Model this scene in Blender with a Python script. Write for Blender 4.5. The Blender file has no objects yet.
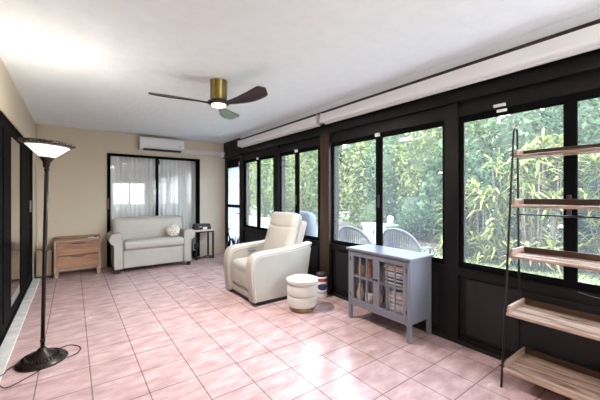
import bpy, bmesh, math, random
from mathutils import Vector, Matrix, noise
R = math.radians
COL = bpy.context.scene.collection
rnd = random.Random(7)

# ------------------------------------------------------------------ materials
def mat(name, col, rough=0.6, metal=0.0, spec=0.5, bump=0.0, bscale=40, var=0.0, vscale=6, col2=None, emit=None, est=0, coat=0, stretch=None, sheen=0):
    m = bpy.data.materials.new(name); m.use_nodes = True
    nt = m.node_tree; b = nt.nodes['Principled BSDF']
    b.inputs['Base Color'].default_value = (*col, 1)
    b.inputs['Roughness'].default_value = rough
    b.inputs['Metallic'].default_value = metal
    b.inputs['Specular IOR Level'].default_value = spec
    if coat: b.inputs['Coat Weight'].default_value = coat
    if sheen: b.inputs['Sheen Weight'].default_value = sheen
    tc = nt.nodes.new('ShaderNodeTexCoord'); mp = nt.nodes.new('ShaderNodeMapping')
    nt.links.new(tc.outputs['Object'], mp.inputs['Vector'])
    if stretch: mp.inputs['Scale'].default_value = stretch
    nz = nt.nodes.new('ShaderNodeTexNoise'); nz.inputs['Scale'].default_value = vscale; nz.inputs['Detail'].default_value = 6
    nt.links.new(mp.outputs[0], nz.inputs['Vector'])
    mx = nt.nodes.new('ShaderNodeMix'); mx.data_type = 'RGBA'
    c2 = col2 if col2 else tuple(max(0, c*(1-var)) for c in col)
    mx.inputs[6].default_value = (*col, 1); mx.inputs[7].default_value = (*c2, 1)
    rp = nt.nodes.new('ShaderNodeValToRGB'); rp.color_ramp.elements[0].position = .35; rp.color_ramp.elements[1].position = .65
    nt.links.new(nz.outputs['Fac'], rp.inputs['Fac']); nt.links.new(rp.outputs['Color'], mx.inputs[0])
    nt.links.new(mx.outputs[2], b.inputs['Base Color'])
    if bump:
        n2 = nt.nodes.new('ShaderNodeTexNoise'); n2.inputs['Scale'].default_value = bscale; n2.inputs['Detail'].default_value = 4
        nt.links.new(tc.outputs['Object'], n2.inputs['Vector'])
        bp = nt.nodes.new('ShaderNodeBump'); bp.inputs['Strength'].default_value = bump; bp.inputs['Distance'].default_value = .01
        nt.links.new(n2.outputs['Fac'], bp.inputs['Height']); nt.links.new(bp.outputs['Normal'], b.inputs['Normal'])
    if emit:
        b.inputs['Emission Color'].default_value = (*emit, 1); b.inputs['Emission Strength'].default_value = est
    return m

def floor_mat():
    m = mat('terracotta_tile', (.6, .4, .36), .3)
    nt = m.node_tree; b = nt.nodes['Principled BSDF']; L = nt.links.new
    tc = nt.nodes.new('ShaderNodeTexCoord'); mp = nt.nodes.new('ShaderNodeMapping')
    mp.inputs['Location'].default_value = (.203+3.05, -1.304+6.1, 0)
    L(tc.outputs['Object'], mp.inputs['Vector'])
    br = nt.nodes.new('ShaderNodeTexBrick'); br.offset = 0; br.squash = 1
    br.inputs['Scale'].default_value = 1; br.inputs['Brick Width'].default_value = .305; br.inputs['Row Height'].default_value = .305
    br.inputs['Mortar Size'].default_value = .0042; br.inputs['Mortar Smooth'].default_value = .15
    br.inputs['Color1'].default_value = TILE1; br.inputs['Color2'].default_value = TILE2
    br.inputs['Mortar'].default_value = (.25, .19, .185, 1)
    L(mp.outputs[0], br.inputs['Vector'])
    nz = nt.nodes.new('ShaderNodeTexNoise'); nz.inputs['Scale'].default_value = 5; nz.inputs['Detail'].default_value = 7; nz.inputs['Roughness'].default_value = .6
    st = nt.nodes.new('ShaderNodeMapping'); st.inputs['Scale'].default_value = (1, 2.2, 1); L(tc.outputs['Object'], st.inputs['Vector']); L(st.outputs[0], nz.inputs['Vector'])
    rp = nt.nodes.new('ShaderNodeValToRGB'); rp.color_ramp.elements[0].position = .36; rp.color_ramp.elements[1].position = .64
    rp.color_ramp.elements[0].color = (.80, .72, .70, 1); rp.color_ramp.elements[1].color = (1.08, 1.08, 1.08, 1)
    L(nz.outputs['Fac'], rp.inputs['Fac'])
    mx = nt.nodes.new('ShaderNodeMix'); mx.data_type = 'RGBA'; mx.blend_type = 'MULTIPLY'; mx.inputs[0].default_value = 1
    L(br.outputs['Color'], mx.inputs[6]); L(rp.outputs['Color'], mx.inputs[7]); L(mx.outputs[2], b.inputs['Base Color'])
    mr = nt.nodes.new('ShaderNodeMapRange'); mr.inputs['To Min'].default_value = .18; mr.inputs['To Max'].default_value = .32
    L(nz.outputs['Fac'], mr.inputs['Value']); L(mr.outputs[0], b.inputs['Roughness'])
    bp = nt.nodes.new('ShaderNodeBump'); bp.inputs['Strength'].default_value = .35; bp.inputs['Distance'].default_value = .004; bp.invert = True
    L(br.outputs['Fac'], bp.inputs['Height']); L(bp.outputs['Normal'], b.inputs['Normal'])
    return m
TILE1 = (.585, .415, .42, 1); TILE2 = (.55, .395, .40, 1)

def glass_mat(name, tint=(1, 1, 1), rough=0.0, haze=0.0, boost=1.7, pattern=False):
    m = bpy.data.materials.new(name); m.use_nodes = True
    nt = m.node_tree; nt.nodes.clear(); L = nt.links.new
    out = nt.nodes.new('ShaderNodeOutputMaterial')
    tr = nt.nodes.new('ShaderNodeBsdfTransparent'); tr.inputs[0].default_value = (*tint, 1)
    gl = nt.nodes.new('ShaderNodeBsdfGlossy'); gl.inputs['Roughness'].default_value = rough
    fr = nt.nodes.new('ShaderNodeFresnel'); fr.inputs['IOR'].default_value = 1.5
    mm = nt.nodes.new('ShaderNodeMath'); mm.operation = 'MULTIPLY'; mm.inputs[1].default_value = boost; mm.use_clamp = True
    L(fr.outputs[0], mm.inputs[0])
    ge = nt.nodes.new('ShaderNodeNewGeometry'); inv = nt.nodes.new('ShaderNodeMath'); inv.operation = 'SUBTRACT'; inv.inputs[0].default_value = 1
    L(ge.outputs['Backfacing'], inv.inputs[1]); m2 = nt.nodes.new('ShaderNodeMath'); m2.operation = 'MULTIPLY'; L(mm.outputs[0], m2.inputs[0]); L(inv.outputs[0], m2.inputs[1]); mm = m2
    mx = nt.nodes.new('ShaderNodeMixShader'); L(mm.outputs[0], mx.inputs[0]); L(gl.outputs[0], mx.inputs[2])
    if haze:
        df = nt.nodes.new('ShaderNodeBsdfDiffuse'); df.inputs[0].default_value = (.85, .9, .95, 1)
        tl = nt.nodes.new('ShaderNodeBsdfTranslucent'); tl.inputs[0].default_value = (.85, .92, 1, 1)
        a = nt.nodes.new('ShaderNodeMixShader'); a.inputs[0].default_value = .5; L(df.outputs[0], a.inputs[1]); L(tl.outputs[0], a.inputs[2])
        h = nt.nodes.new('ShaderNodeMixShader'); h.inputs[0].default_value = haze
        if pattern:
            pt = nt.nodes.new('ShaderNodeTexCoord'); pm = nt.nodes.new('ShaderNodeMapping'); pm.inputs['Scale'].default_value = (1, 9, 4); L(pt.outputs['Object'], pm.inputs[0])
            pn = nt.nodes.new('ShaderNodeTexNoise'); pn.inputs['Scale'].default_value = 2.5; pn.inputs['Detail'].default_value = 6; L(pm.outputs[0], pn.inputs['Vector'])
            pr = nt.nodes.new('ShaderNodeMapRange'); pr.inputs['From Min'].default_value = .35; pr.inputs['From Max'].default_value = .6; pr.inputs['To Min'].default_value = .55; pr.inputs['To Max'].default_value = .95; L(pn.outputs['Fac'], pr.inputs['Value']); L(pr.outputs[0], h.inputs[0])
        L(tr.outputs[0], h.inputs[1]); L(a.outputs[0], h.inputs[2])
        L(h.outputs[0], mx.inputs[1])
    else: L(tr.outputs[0], mx.inputs[1])
    L(mx.outputs[0], out.inputs[0])
    return m

def wood_mat(name, c1, c2, axis='x', rough=.5, scale=1.0, spec=.5):
    m = mat(name, c1, rough, spec=spec); nt = m.node_tree; b = nt.nodes['Principled BSDF']; L = nt.links.new
    tc = nt.nodes.new('ShaderNodeTexCoord'); mp = nt.nodes.new('ShaderNodeMapping')
    s = {'x': (1.2, 14, 14), 'y': (14, 1.2, 14), 'z': (14, 14, 1.2)}[axis]
    mp.inputs['Scale'].default_value = tuple(v*scale for v in s); L(tc.outputs['Object'], mp.inputs['Vector'])
    nz = nt.nodes.new('ShaderNodeTexNoise'); nz.inputs['Scale'].default_value = 2.2; nz.inputs['Detail'].default_value = 8; nz.inputs['Roughness'].default_value = .65; nz.inputs['Distortion'].default_value = .6
    L(mp.outputs[0], nz.inputs['Vector'])
    rp = nt.nodes.new('ShaderNodeValToRGB'); rp.color_ramp.elements[0].position = .33; rp.color_ramp.elements[1].position = .66
    rp.color_ramp.elements[0].color = (*c2, 1); rp.color_ramp.elements[1].color = (*c1, 1)
    L(nz.outputs['Fac'], rp.inputs['Fac']); L(rp.outputs['Color'], b.inputs['Base Color'])
    return m

def spot_mat(name, base, spot, scale, lo, hi, rough=.8):
    m = mat(name, base, rough); nt = m.node_tree; b = nt.nodes['Principled BSDF']; L = nt.links.new
    tc = nt.nodes.new('ShaderNodeTexCoord'); v = nt.nodes.new('ShaderNodeTexVoronoi'); v.inputs['Scale'].default_value = scale
    L(tc.outputs['Object'], v.inputs['Vector'])
    rp = nt.nodes.new('ShaderNodeValToRGB'); rp.color_ramp.elements[0].position = lo; rp.color_ramp.elements[1].position = hi
    rp.color_ramp.elements[0].color = (*spot, 1); rp.color_ramp.elements[1].color = (*base, 1)
    L(v.outputs['Distance'], rp.inputs['Fac']); L(rp.outputs['Color'], b.inputs['Base Color'])
    return m

def leaf_mat(name, c1, c2, c3, rough=.5):
    m = mat(name, c1, .72, spec=.15); nt = m.node_tree; b = nt.nodes['Principled BSDF']; L = nt.links.new
    g = nt.nodes.new('ShaderNodeNewGeometry')
    rp = nt.nodes.new('ShaderNodeValToRGB'); e = rp.color_ramp.elements
    e[0].position = 0; e[0].color = (*c1, 1); e[1].position = 1; e[1].color = (*c3, 1); n = e.new(.5); n.color = (*c2, 1)
    L(g.outputs['Random Per Island'], rp.inputs['Fac']); L(rp.outputs['Color'], b.inputs['Base Color'])
    out = nt.nodes['Material Output']
    tl = nt.nodes.new('ShaderNodeBsdfTranslucent'); L(rp.outputs['Color'], tl.inputs[0])
    mx = nt.nodes.new('ShaderNodeMixShader'); mx.inputs[0].default_value = .3
    L(b.outputs[0], mx.inputs[1]); L(tl.outputs[0], mx.inputs[2]); L(mx.outputs[0], out.inputs[0])
    return m

M = dict(
 floor=floor_mat(),
 ceiling=mat('knockdown_ceiling', (.82, .87, .90), .9, bump=1.0, bscale=11, var=.03, vscale=9),
 wall=mat('beige_wall_paint', (.67, .585, .46), .85, bump=.1, bscale=60, var=.03),
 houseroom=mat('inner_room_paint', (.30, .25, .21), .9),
 dark=mat('dark_brown_painted_wood', (.0075, .0062, .0068), .45, spec=.24, bump=.06, bscale=25, var=.35, vscale=5, stretch=(1, 1, 6)),
 panel=mat('charcoal_panel', (.012, .012, .0145), .45, spec=.35, var=.25, vscale=4),
 post=wood_mat('dark_stained_post', (.055, .028, .018), (.016, .010, .008), 'z', .42, spec=.35),
 black=mat('black_aluminium', (.004, .004, .005), .7, spec=.06),
 glass=glass_mat('window_glass', (.95, .97, .97), haze=.04),
 doorglass=glass_mat('door_glass', (.97, .98, .98)),
 cabglass=glass_mat('cabinet_glass', (.95, .96, .97)),
 frosted=glass_mat('frosted_glass', (.85, .9, 1), .1, haze=.88, pattern=True),
 sill=mat('painted_concrete', (.74, .72, .70), .5, bump=.3, bscale=30, var=.25, vscale=9),
 white=mat('white_plastic', (.80, .80, .80), .35),
 trimwhite=mat('white_trim', (.70, .65, .60), .6),
 cassette=mat('white_shade_cassette', (.86, .86, .86), .45),
 rim=spot_mat('speckled_rim', (.035, .025, .02), (.55, .52, .45), 60, .18, .34, .4),
 bronze=mat('dark_bronze', (.012, .008, .006), .32, metal=.4, spec=.5, col2=(.022, .012, .008), vscale=30),
 blackmetal=mat('black_metal', (.012, .012, .013), .4, metal=.3),
 brass=mat('antique_brass', (.38, .29, .11), .3, metal=1.0, var=.35, vscale=8),
 walnut=wood_mat('dark_walnut_blade', (.020, .011, .010), (.008, .005, .005), 'x', .30),
 lens=mat('lit_lens', (1, .95, .85), .3, emit=(1, .80, .55), est=6),
 alabaster=mat('alabaster_glass', (.88, .90, .86), .3, emit=(.93, 1, .93), est=.40, var=.12, vscale=30),
 cream=mat('cream_leather', (.455, .43, .39), .42, spec=.4, bump=.12, bscale=90, var=.04),
 sofa=mat('light_grey_leather', (.46, .445, .405), .45, spec=.4, bump=.12, bscale=80, var=.05),
 piping=mat('cream_piping', (.64, .61, .56), .5),
 pillow=spot_mat('patterned_pillow', (.66, .62, .56), (.20, .15, .11), 30, .2, .42),
 chest=wood_mat('weathered_oak_front', (.50, .27, .155), (.24, .115, .065), 'x', .5),
 chestlight=wood_mat('pale_oak_frame', (.50, .34, .23), (.34, .22, .14), 'x', .5),
 tabletop=wood_mat('pale_wood_top', (.68, .58, .48), (.55, .46, .37), 'x', .4),
 shelf_y=wood_mat('reclaimed_wood_shelf', (.60, .43, .34), (.12, .065, .042), 'y', .22, .9, spec=.9),  # pale grain colour carries the window's reflection on the boards
 lip=wood_mat('reclaimed_wood_lip', (.065, .024, .011), (.024, .010, .006), 'y', .4),
 lipend=wood_mat('reclaimed_wood_end', (.42, .30, .23), (.22, .13, .09), 'x', .45),
 cab=mat('blue_grey_paint', (.18, .188, .228), .28, spec=.5, var=.05),
 cabin=mat('cabinet_inside', (.15, .15, .18), .6),
 ottoman=mat('off_white_boucle', (.62, .60, .55), .8, bump=.3, bscale=120, var=.05),
 ottbase=wood_mat('ottoman_wood_base', (.36, .20, .11), (.22, .12, .07), 'x', .4),
 tan=mat('tan_cardboard', (.36, .27, .18), .8, var=.15),
 curtain=mat('sheer_curtain', (.86, .86, .88), .85),
 grass=mat('lawn_grass', (.20, .21, .11), .9, col2=(.14, .16, .07), vscale=3, bump=.5, bscale=60),
 mulch=mat('leaf_litter', (.16, .12, .09), .95, col2=(.26, .20, .15), vscale=20, bump=.8, bscale=40),
 slab=mat('patio_concrete', (.42, .41, .38), .8, var=.15),
 chair=mat('grey_resin', (.115, .11, .13), .5),
 chairblue=mat('blue_grey_cover', (.16, .19, .27), .7, var=.1),
 utility=mat('pale_green_enamel', (.20, .26, .21), .6),
 grey=mat('grey_plastic', (.35, .38, .45), .5),
 bark=mat('bark', (.16, .12, .09), .9, var=.4, vscale=20),
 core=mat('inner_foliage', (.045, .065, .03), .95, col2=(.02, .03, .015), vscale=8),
 leafA=leaf_mat('leaf_mid_green', (.03, .055, .018), (.072, .11, .036), (.16, .20, .08)),
 leafB=leaf_mat('leaf_blue_green', (.026, .052, .028), (.058, .10, .050), (.14, .19, .11)),
 leafC=leaf_mat('leaf_yellow_green', (.055, .075, .02), (.13, .155, .05), (.24, .26, .11)),
 blade=leaf_mat('leaf_variegated', (.04, .075, .022), (.16, .18, .05), (.40, .37, .14)),
 brown_leaf=leaf_mat('dry_leaf', (.16, .10, .07), (.28, .19, .13), (.36, .30, .22)),
 handle=mat('worn_bronze', (.22, .17, .13), .5, metal=.6, var=.6, vscale=40),
 red=mat('red_print', (.40, .05, .05), .5), navy=mat('navy_print', (.02, .03, .12), .5),
 darkplastic=mat('dark_plastic', (.035, .025, .04), .35),
)

# ------------------------------------------------------------------ mesh helpers
class MB:
    def __init__(s, T=None): s.bm = bmesh.new(); s.T = T
    def _v(s, pts):
        return [s.bm.verts.new(s.T @ Vector(p) if s.T else Vector(p)) for p in pts]
    def _f(s, vs, smooth=False):
        try: f = s.bm.faces.new(vs); f.smooth = smooth
        except ValueError: pass
    def box(s, x0, x1, y0, y1, z0, z1, b=0.0):
        if x0 > x1: x0, x1 = x1, x0
        if y0 > y1: y0, y1 = y1, y0
        if z0 > z1: z0, z1 = z1, z0
        if b:
            t = bmesh.new(); bmesh.ops.create_cube(t, size=1)
            for v in t.verts: v.co = Vector(((x0+x1)/2+v.co.x*(x1-x0), (y0+y1)/2+v.co.y*(y1-y0), (z0+z1)/2+v.co.z*(z1-z0)))
            bmesh.ops.bevel(t, geom=t.edges[:], offset=b, segments=2, profile=.5, affect='EDGES')
            s.merge(t); return s
        v = s._v([(x, y, z) for z in (z0, z1) for y in (y0, y1) for x in (x0, x1)])
        for q in ((0, 2, 3, 1), (4, 5, 7, 6), (0, 1, 5, 4), (2, 6, 7, 3), (0, 4, 6, 2), (1, 3, 7, 5)): s._f([v[i] for i in q])
        return s
    def merge(s, t, smooth=False):
        t.verts.index_update()
        vs = s._v([v.co for v in t.verts])
        for f in t.faces: s._f([vs[v.index] for v in f.verts], smooth or f.smooth)
        t.free()
    def soft(s, x0, x1, y0, y1, z0, z1, r=.03, puff=(0, 0, 0), n=10):
        lo = Vector((x0, y0, z0)); hi = Vector((x1, y1, z1)); sz = hi-lo
        r = min(r, min(sz)/2*.999)
        def ticks(a, b):
            o = [a+r*(1-math.cos(k/4*math.pi/2)) for k in range(4)]
            m = [a+r+(b-a-2*r)*k/n for k in range(n+1)]
            return o+m+[b-r*(1-math.cos(k/4*math.pi/2)) for k in range(3, -1, -1)]
        T = [ticks(lo[i], hi[i]) for i in range(3)]
        t = bmesh.new(); cache = {}
        def P(p):
            key = tuple(round(c, 6) for c in p)
            if key in cache: return cache[key]
            p = Vector(p); q = Vector([min(max(p[i], lo[i]+r), hi[i]-r) for i in range(3)])
            d = p-q
            o = q+d.normalized()*r if d.length > 1e-9 else p
            u = [(o[i]-lo[i])/sz[i]*2-1 for i in range(3)]
            for i in range(3):
                if puff[i]:
                    j, k = (i+1) % 3, (i+2) % 3
                    o[i] += puff[i]*u[i]*max(0, 1-u[j]**2)*max(0, 1-u[k]**2)
            cache[key] = t.verts.new(o); return cache[key]
        for ax in range(3):
            j, k = (ax+1) % 3, (ax+2) % 3
            for side in (0, 1):
                c = (lo, hi)[side][ax]
                for a in range(len(T[j])-1):
                    for b in range(len(T[k])-1):
                        q = []
                        for (aa, bb) in ((a, b), (a+1, b), (a+1, b+1), (a, b+1)):
                            p = [0, 0, 0]; p[ax] = c; p[j] = T[j][aa]; p[k] = T[k][bb]; q.append(P(p))
                        if len(set(q)) < 3: continue
                        q = list(dict.fromkeys(q))
                        if not side: q.reverse()
                        try: f = t.faces.new(q); f.smooth = True
                        except ValueError: pass
        s.merge(t, True); return s
    def tube(s, pts, r, n=10, caps=True, closed=False):
        pts = [Vector(p) for p in pts]; rings = []
        rr = r if isinstance(r, (list, tuple)) else [r]*len(pts)
        N = len(pts); prev = None
        for i, p in enumerate(pts):
            a = pts[(i-1) % N] if (i or closed) else p; b = pts[(i+1) % N] if (i < N-1 or closed) else p
            d = (b-a).normalized()
            if prev is None:
                u = d.orthogonal().normalized()
            else:
                u = (prev-d*prev.dot(d)).normalized()
            prev = u; w = d.cross(u)
            rings.append(s._v([p+(u*math.cos(2*math.pi*k/n)+w*math.sin(2*math.pi*k/n))*rr[i] for k in range(n)]))
        m = N if closed else N-1
        for i in range(m):
            A, B = rings[i], rings[(i+1) % N]
            for k in range(n): s._f([A[k], A[(k+1) % n], B[(k+1) % n], B[k]], True)
        if caps and not closed:
            s._f(rings[0][::-1]); s._f(rings[-1])
        return s
    def lathe(s, prof, c=(0, 0, 0), n=40, close=False):
        rings = []
        for (r, z) in prof:
            if r < 1e-5: rings.append(s._v([(c[0], c[1], c[2]+z)]))
            else: rings.append(s._v([(c[0]+r*math.cos(2*math.pi*k/n), c[1]+r*math.sin(2*math.pi*k/n), c[2]+z) for k in range(n)]))
        pr = list(zip(rings, rings[1:]))
        if close: pr.append((rings[-1], rings[0]))
        for A, B in pr:
            for k in range(n):
                a = [A[0]] if len(A) == 1 else [A[k], A[(k+1) % n]]
                b = [B[0]] if len(B) == 1 else [B[(k+1) % n], B[k]]
                if len(a)+len(b) > 2: s._f(a+b, True)
        return s
    def prism(s, poly, axis, a0, a1, b=0.0):
        t = bmesh.new()
        def P(u, v, a): return {'y': (u, a, v), 'x': (a, u, v), 'z': (u, v, a)}[axis]
        A = [t.verts.new(P(u, v, a0)) for u, v in poly]; B = [t.verts.new(P(u, v, a1)) for u, v in poly]
        n = len(poly)
        t.faces.new(A); t.faces.new(B[::-1])
        for i in range(n): t.faces.new([A[i], B[i], B[(i+1) % n], A[(i+1) % n]])
        bmesh.ops.recalc_face_normals(t, faces=t.faces[:])
        if b:
            ed = [e for e in t.edges if (e.verts[0] in A) == (e.verts[1] in A)]
            bmesh.ops.bevel(t, geom=ed, offset=b, segments=3, profile=.5, affect='EDGES')
        s.merge(t); return s
    def build(s, name, m, parent=None, smooth=None, fix=True, label=None):
        if fix: bmesh.ops.recalc_face_normals(s.bm, faces=s.bm.faces[:])
        if smooth:
            for f in s.bm.faces: f.smooth = True
        me = bpy.data.meshes.new(name)
        off = Vector((0, 0, 0))
        if parent is not None:
            o = parent
            while o is not None: off += o.location; o = o.parent
        else:
            xs = [v.co for v in s.bm.verts]
            off = Vector(((min(v.x for v in xs)+max(v.x for v in xs))/2, (min(v.y for v in xs)+max(v.y for v in xs))/2, min(v.z for v in xs)))
            if name in ('floor', 'ceiling'): off = Vector((0, 0, 0))
        for v in s.bm.verts: v.co -= off
        s.bm.to_mesh(me); s.bm.free()
        ms = m if isinstance(m, (list, tuple)) else [m]
        for q in ms: me.materials.append(M[q] if isinstance(q, str) else q)
        o = bpy.data.objects.new(name, me); COL.objects.link(o)
        if parent is not None: o.parent = parent
        else: o.location = off
        if label: o['label'] = label
        return o

def thing(name, label, cat, loc, group=None, rz=0):
    o = bpy.data.objects.new(name, None); COL.objects.link(o); o.location = loc; o.rotation_euler = (0, 0, rz)
    o.empty_display_size = .05
    o['label'] = label; o['category'] = cat
    if group: o['group'] = group
    return o
def tag(o, label, cat, group=None, kind=None):
    if label: o['label'] = label
    if cat: o['category'] = cat
    if group: o['group'] = group
    if kind: o['kind'] = kind
    return o
def struct(o): o['kind'] = 'structure'; return o
def copy_tree(o, parent=None):
    c = o.copy(); COL.objects.link(c)
    if parent is not None: c.parent = parent
    for ch in list(o.children): copy_tree(ch, c)
    return c
def arc(cx, cz, r, a0, a1, n=8):
    return [(cx+r*math.cos(R(a0+(a1-a0)*i/n)), cz+r*math.sin(R(a0+(a1-a0)*i/n))) for i in range(n+1)]

H = 2.454; XL = -.49; XR = 2.74; YB = 6.57; YN = -1.9

# ------------------------------------------------------------------ room shell
struct(MB().box(XL-.12, XR+.12, YN-.12, YB+.12, -.12, 0).build('floor', 'floor'))
struct(MB().box(XL-.12, XR+.16, YN-.12, YB+.12, H, H+.12).build('ceiling', 'ceiling'))
# back wall with sliding door opening
m = MB(); m.box(XL-.12, .495, YB, YB+.12, 0, H); m.box(2.171, XR+.12, YB, YB+.12, 0, H); m.box(.495, 2.171, YB, YB+.12, 2.06, H)
struct(m.build('wall_back', 'wall'))
# left wall with the house's glass doors
m = MB(); m.box(XL-.12, XL, 6.19, YB, 0, H); m.box(XL-.12, XL, YN, .9, 0, H); m.box(XL-.12, XL, .9, 6.19, 2.03, H)
struct(m.build('wall_left', 'wall'))
# near wall behind the camera, with a window
m = MB(); m.box(XL-.12, 1.30, YN-.12, YN, 0, H); m.box(2.60, XR+.12, YN-.12, YN, 0, H)
m.box(1.30, 2.60, YN-.12, YN, 0, .62); m.box(1.30, 2.60, YN-.12, YN, 1.86, H)
struct(m.build('wall_near', 'wall'))
w = struct(MB().box(1.30, 1.35, YN-.09, YN-.02, .62, 1.86).box(2.55, 2.60, YN-.09, YN-.02, .62, 1.86).box(1.35, 2.55, YN-.09, YN-.02, .62, .67)
  .box(1.35, 2.55, YN-.09, YN-.02, 1.81, 1.86).box(1.93, 1.98, YN-.09, YN-.02, .67, 1.81).build('window_5', 'black'))
MB().box(1.35, 1.93, YN-.06, YN-.055, .67, 1.81).build('pane', 'glass', w); MB().box(1.98, 2.55, YN-.06, YN-.055, .67, 1.81).build('pane', 'glass', w)

# right wall: knee wall, posts, header (dark timber)
WZ0, WZ1 = .665, 1.985
posts = [(5.62, 5.80), (4.30, 4.30), (3.02, 3.26), (1.37, 1.47), (-.20, -.12), (-1.9, -1.80)]
m = MB()
m.box(XR, XR+.10, YN, 5.73, 0, WZ0)                       # knee wall
m.box(XR, XR+.10, 6.42, YB, 0, 2.06)                      # jamb beside door
m.box(XR, XR+.10, YN, YB, 2.06, H)                        # header
m.box(XR-.02, XR, YN, 5.62, 1.985, 2.06)
m.box(XR-.05, XR, YN, YB, 2.11, 2.20); m.box(XR-.03, XR, YN, YB, 2.20, H)
m.box(XR, XR+.10, YN, 5.73, WZ1, 2.06)
m.box(XR-.025, XR, YN, 5.72, .60, WZ0)                    # sill rail
m.box(XR-.015, XR, YN, 5.72, .0, .07)
for a, b in ((5.60, 5.73), (4.28, 4.42), (1.36, 1.48), (-.22, -.10), (-1.9, -1.80)):
    m.box(XR-.03, XR+.10, a, b, 0, 2.11)
m.box(XR, XR+.10, 3.0, 3.28, 0, 2.06)
struct(m.build('wall_right', 'dark'))
struct(MB().box(XR-.055, XR-.001, 3.02, 3.20, 0, 2.11).build('trim_1', 'post'))
# inset charcoal panels below the windows
m = MB()
for a, b in ((-.05, 1.30), (1.56, 2.94), (3.30, 4.22), (4.48, 5.54), (-1.74, -.28)):
    m.box(XR-.006, XR, a, b, .10, .575)
struct(m.build('trim_2', 'panel'))
struct(MB().box(XR-.035, XR-.016, YN, 5.62, .0, .035, .003).build('baseboard_right', 'panel'))
struct(MB().box(XR-.13, XR-.031, YN, 5.5, 2.372, H-.001).build('trim_3', 'ceiling'))

def window_pair(idx, y0, y1, mid, g0, g1):
    """y0<y1 opening; mid=(a,b) mullion; g = glass limits"""
    f = MB()
    X0, X1 = XR-.010, XR+.022
    f.box(X0, X1, y0, y1, WZ0, .70); f.box(X0, X1, y0, y1, 1.945, WZ1)
    f.box(X0, X1, y0, g0, .70, 1.945); f.box(X0, X1, g1, y1, .70, 1.945)
    w = struct(f.build('window_%d' % idx, 'black'))
    for (a, b, dx) in ((g0, mid[0]+.004, 0), (mid[1]-.004, g1, .010)):
        s_ = MB(); t = .010
        s_.box(X0+.001+dx, X0+.012+dx, a, a+t, .70, 1.945); s_.box(X0+.001+dx, X0+.012+dx, b-t, b, .70, 1.945)
        s_.box(X0+.001+dx, X0+.012+dx, a+t, b-t, .70, .715); s_.box(X0+.001+dx, X0+.012+dx, a+t, b-t, 1.93, 1.945)
        so = s_.build('sash', 'black', w)
        MB().box(X0+.005+dx, X0+.007+dx, a+t, b-t, .715, 1.93).build('pane', 'glass', so)
    MB().box(X0-.006, X0, mid[0], mid[1], .70, 1.945, .003).build('mullion', 'black', w)
    return w, X0
wA, X0 = window_pair(1, 4.42, 5.60, (4.937, 5.052), 4.47, 5.54)
wB, _ = window_pair(2, 3.28, 4.28, (3.745, 3.84), 3.29, 4.26)
wC, _ = window_pair(3, 1.48, 3.0, (2.20, 2.28), 1.50, 2.995)
wD, _ = window_pair(4, -.10, 1.36, (.575, .64), -.06, 1.335)
wF, _ = window_pair(6, -1.80, -.22, (-1.04, -.97), -1.76, -.26)
for w_, yy in ((wA, 5.0), (wB, 3.79), (wC, 2.245)):
    MB().box(X0-.03, X0-.008, yy-.03, yy+.03, 1.945, 1.985, .004).build('latch', 'white', w_, label='small white latch')
for w_, yy in ((wB, 3.80), (wC, 2.235), (wD, .61)):
    MB().box(X0-.020, X0-.007, yy-.012, yy+.012, 1.16, 1.30, .003).build('pull', 'darkplastic', w_)
# window sensor
s_ = thing('window_sensor', 'small white two-piece sensor on the black frame above the window behind the shelf', 'sensor', (XR-.02, 1.02, 1.955))
MB().box(XR-.038, XR-.021, .99, 1.075, 1.995, 2.018, .003).build('sensor_body', 'white', s_); MB().box(XR-.028, XR-.013, .985, 1.055, 1.955, 1.975, .002).build('magnet', 'white', s_)
# exterior door at back of right wall
XD = XR-.012
d = struct(MB().box(XD, XD+.03, 5.735, 5.80, 0.02, 2.055).box(XD, XD+.03, 6.37, 6.42, 0.02, 2.055).box(XD, XD+.03, 5.80, 6.37, 1.88, 2.055)
  .box(XD, XD+.03, 5.80, 6.37, 1.04, 1.10).box(XD, XD+.03, 5.80, 6.37, .02, .17).build('door_2', 'black'))
MB().box(XD+.004, XD+.009, 5.80, 6.37, .17, 1.04).build('pane', 'frosted', d); MB().box(XD+.004, XD+.009, 5.80, 6.37, 1.10, 1.88).build('pane', 'frosted', d)
MB().tube([(XD-.001, 5.775, .93), (XD-.05, 5.775, .93), (XD-.05, 5.87, .93)], .009).build('door_handle', 'blackmetal', d)
struct(MB().box(XR-.03, XR-.013, 5.735, 6.42, 0, .02).build('trim_4', 'black'))
MB().box(XD-.010, XD-.001, 5.79, 5.805, 1.90, 1.98).build('closer_tab', 'white', d, label='small white tab')

# roller shade cassettes
def shade(y0, y1, label):
    t = thing('roller_shade', label, 'window shade', (2.58, (y0+y1)/2, 2.22), 'white roller shade cassettes')
    MB().prism([(2.550, 2.250), (2.562, 2.338), (2.655, 2.345), (2.655, 2.245), (2.60, 2.228), (2.56, 2.232)], 'y', y0, y1).build('cassette', 'cassette', t)
    MB().box(2.60, 2.645, y0+.02, y1-.02, 2.212, 2.2275, .004).build('hem_bar', 'white', t)
    for y in (y0, y1):
        s = -1 if y == y0 else 1
        MB().box(2.55, 2.66, y, y+s*.006, 2.232, 2.350).build('end_cap', 'trimwhite', t)
    MB().box(2.656, 2.708, y0+.1, y0+.14, 2.27, 2.34).build('bracket', 'blackmetal', t); MB().box(2.656, 2.708, y1-.14, y1-.1, 2.27, 2.34).build('bracket', 'blackmetal', t)
shade(-1.6, 3.04, 'long white roller shade cassette above the window behind the shelf and cabinet')
shade(3.12, 5.50, 'white roller shade cassette above the narrow windows behind the recliner')
struct(MB().box(2.58, 2.708, YN, 5.5, 2.352, 2.3715).build('trim_5', 'post'))
t = thing('cable_bracket', 'small dark bracket under the beam past the far shade', 'bracket', (2.70, 5.72, 2.21))
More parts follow.
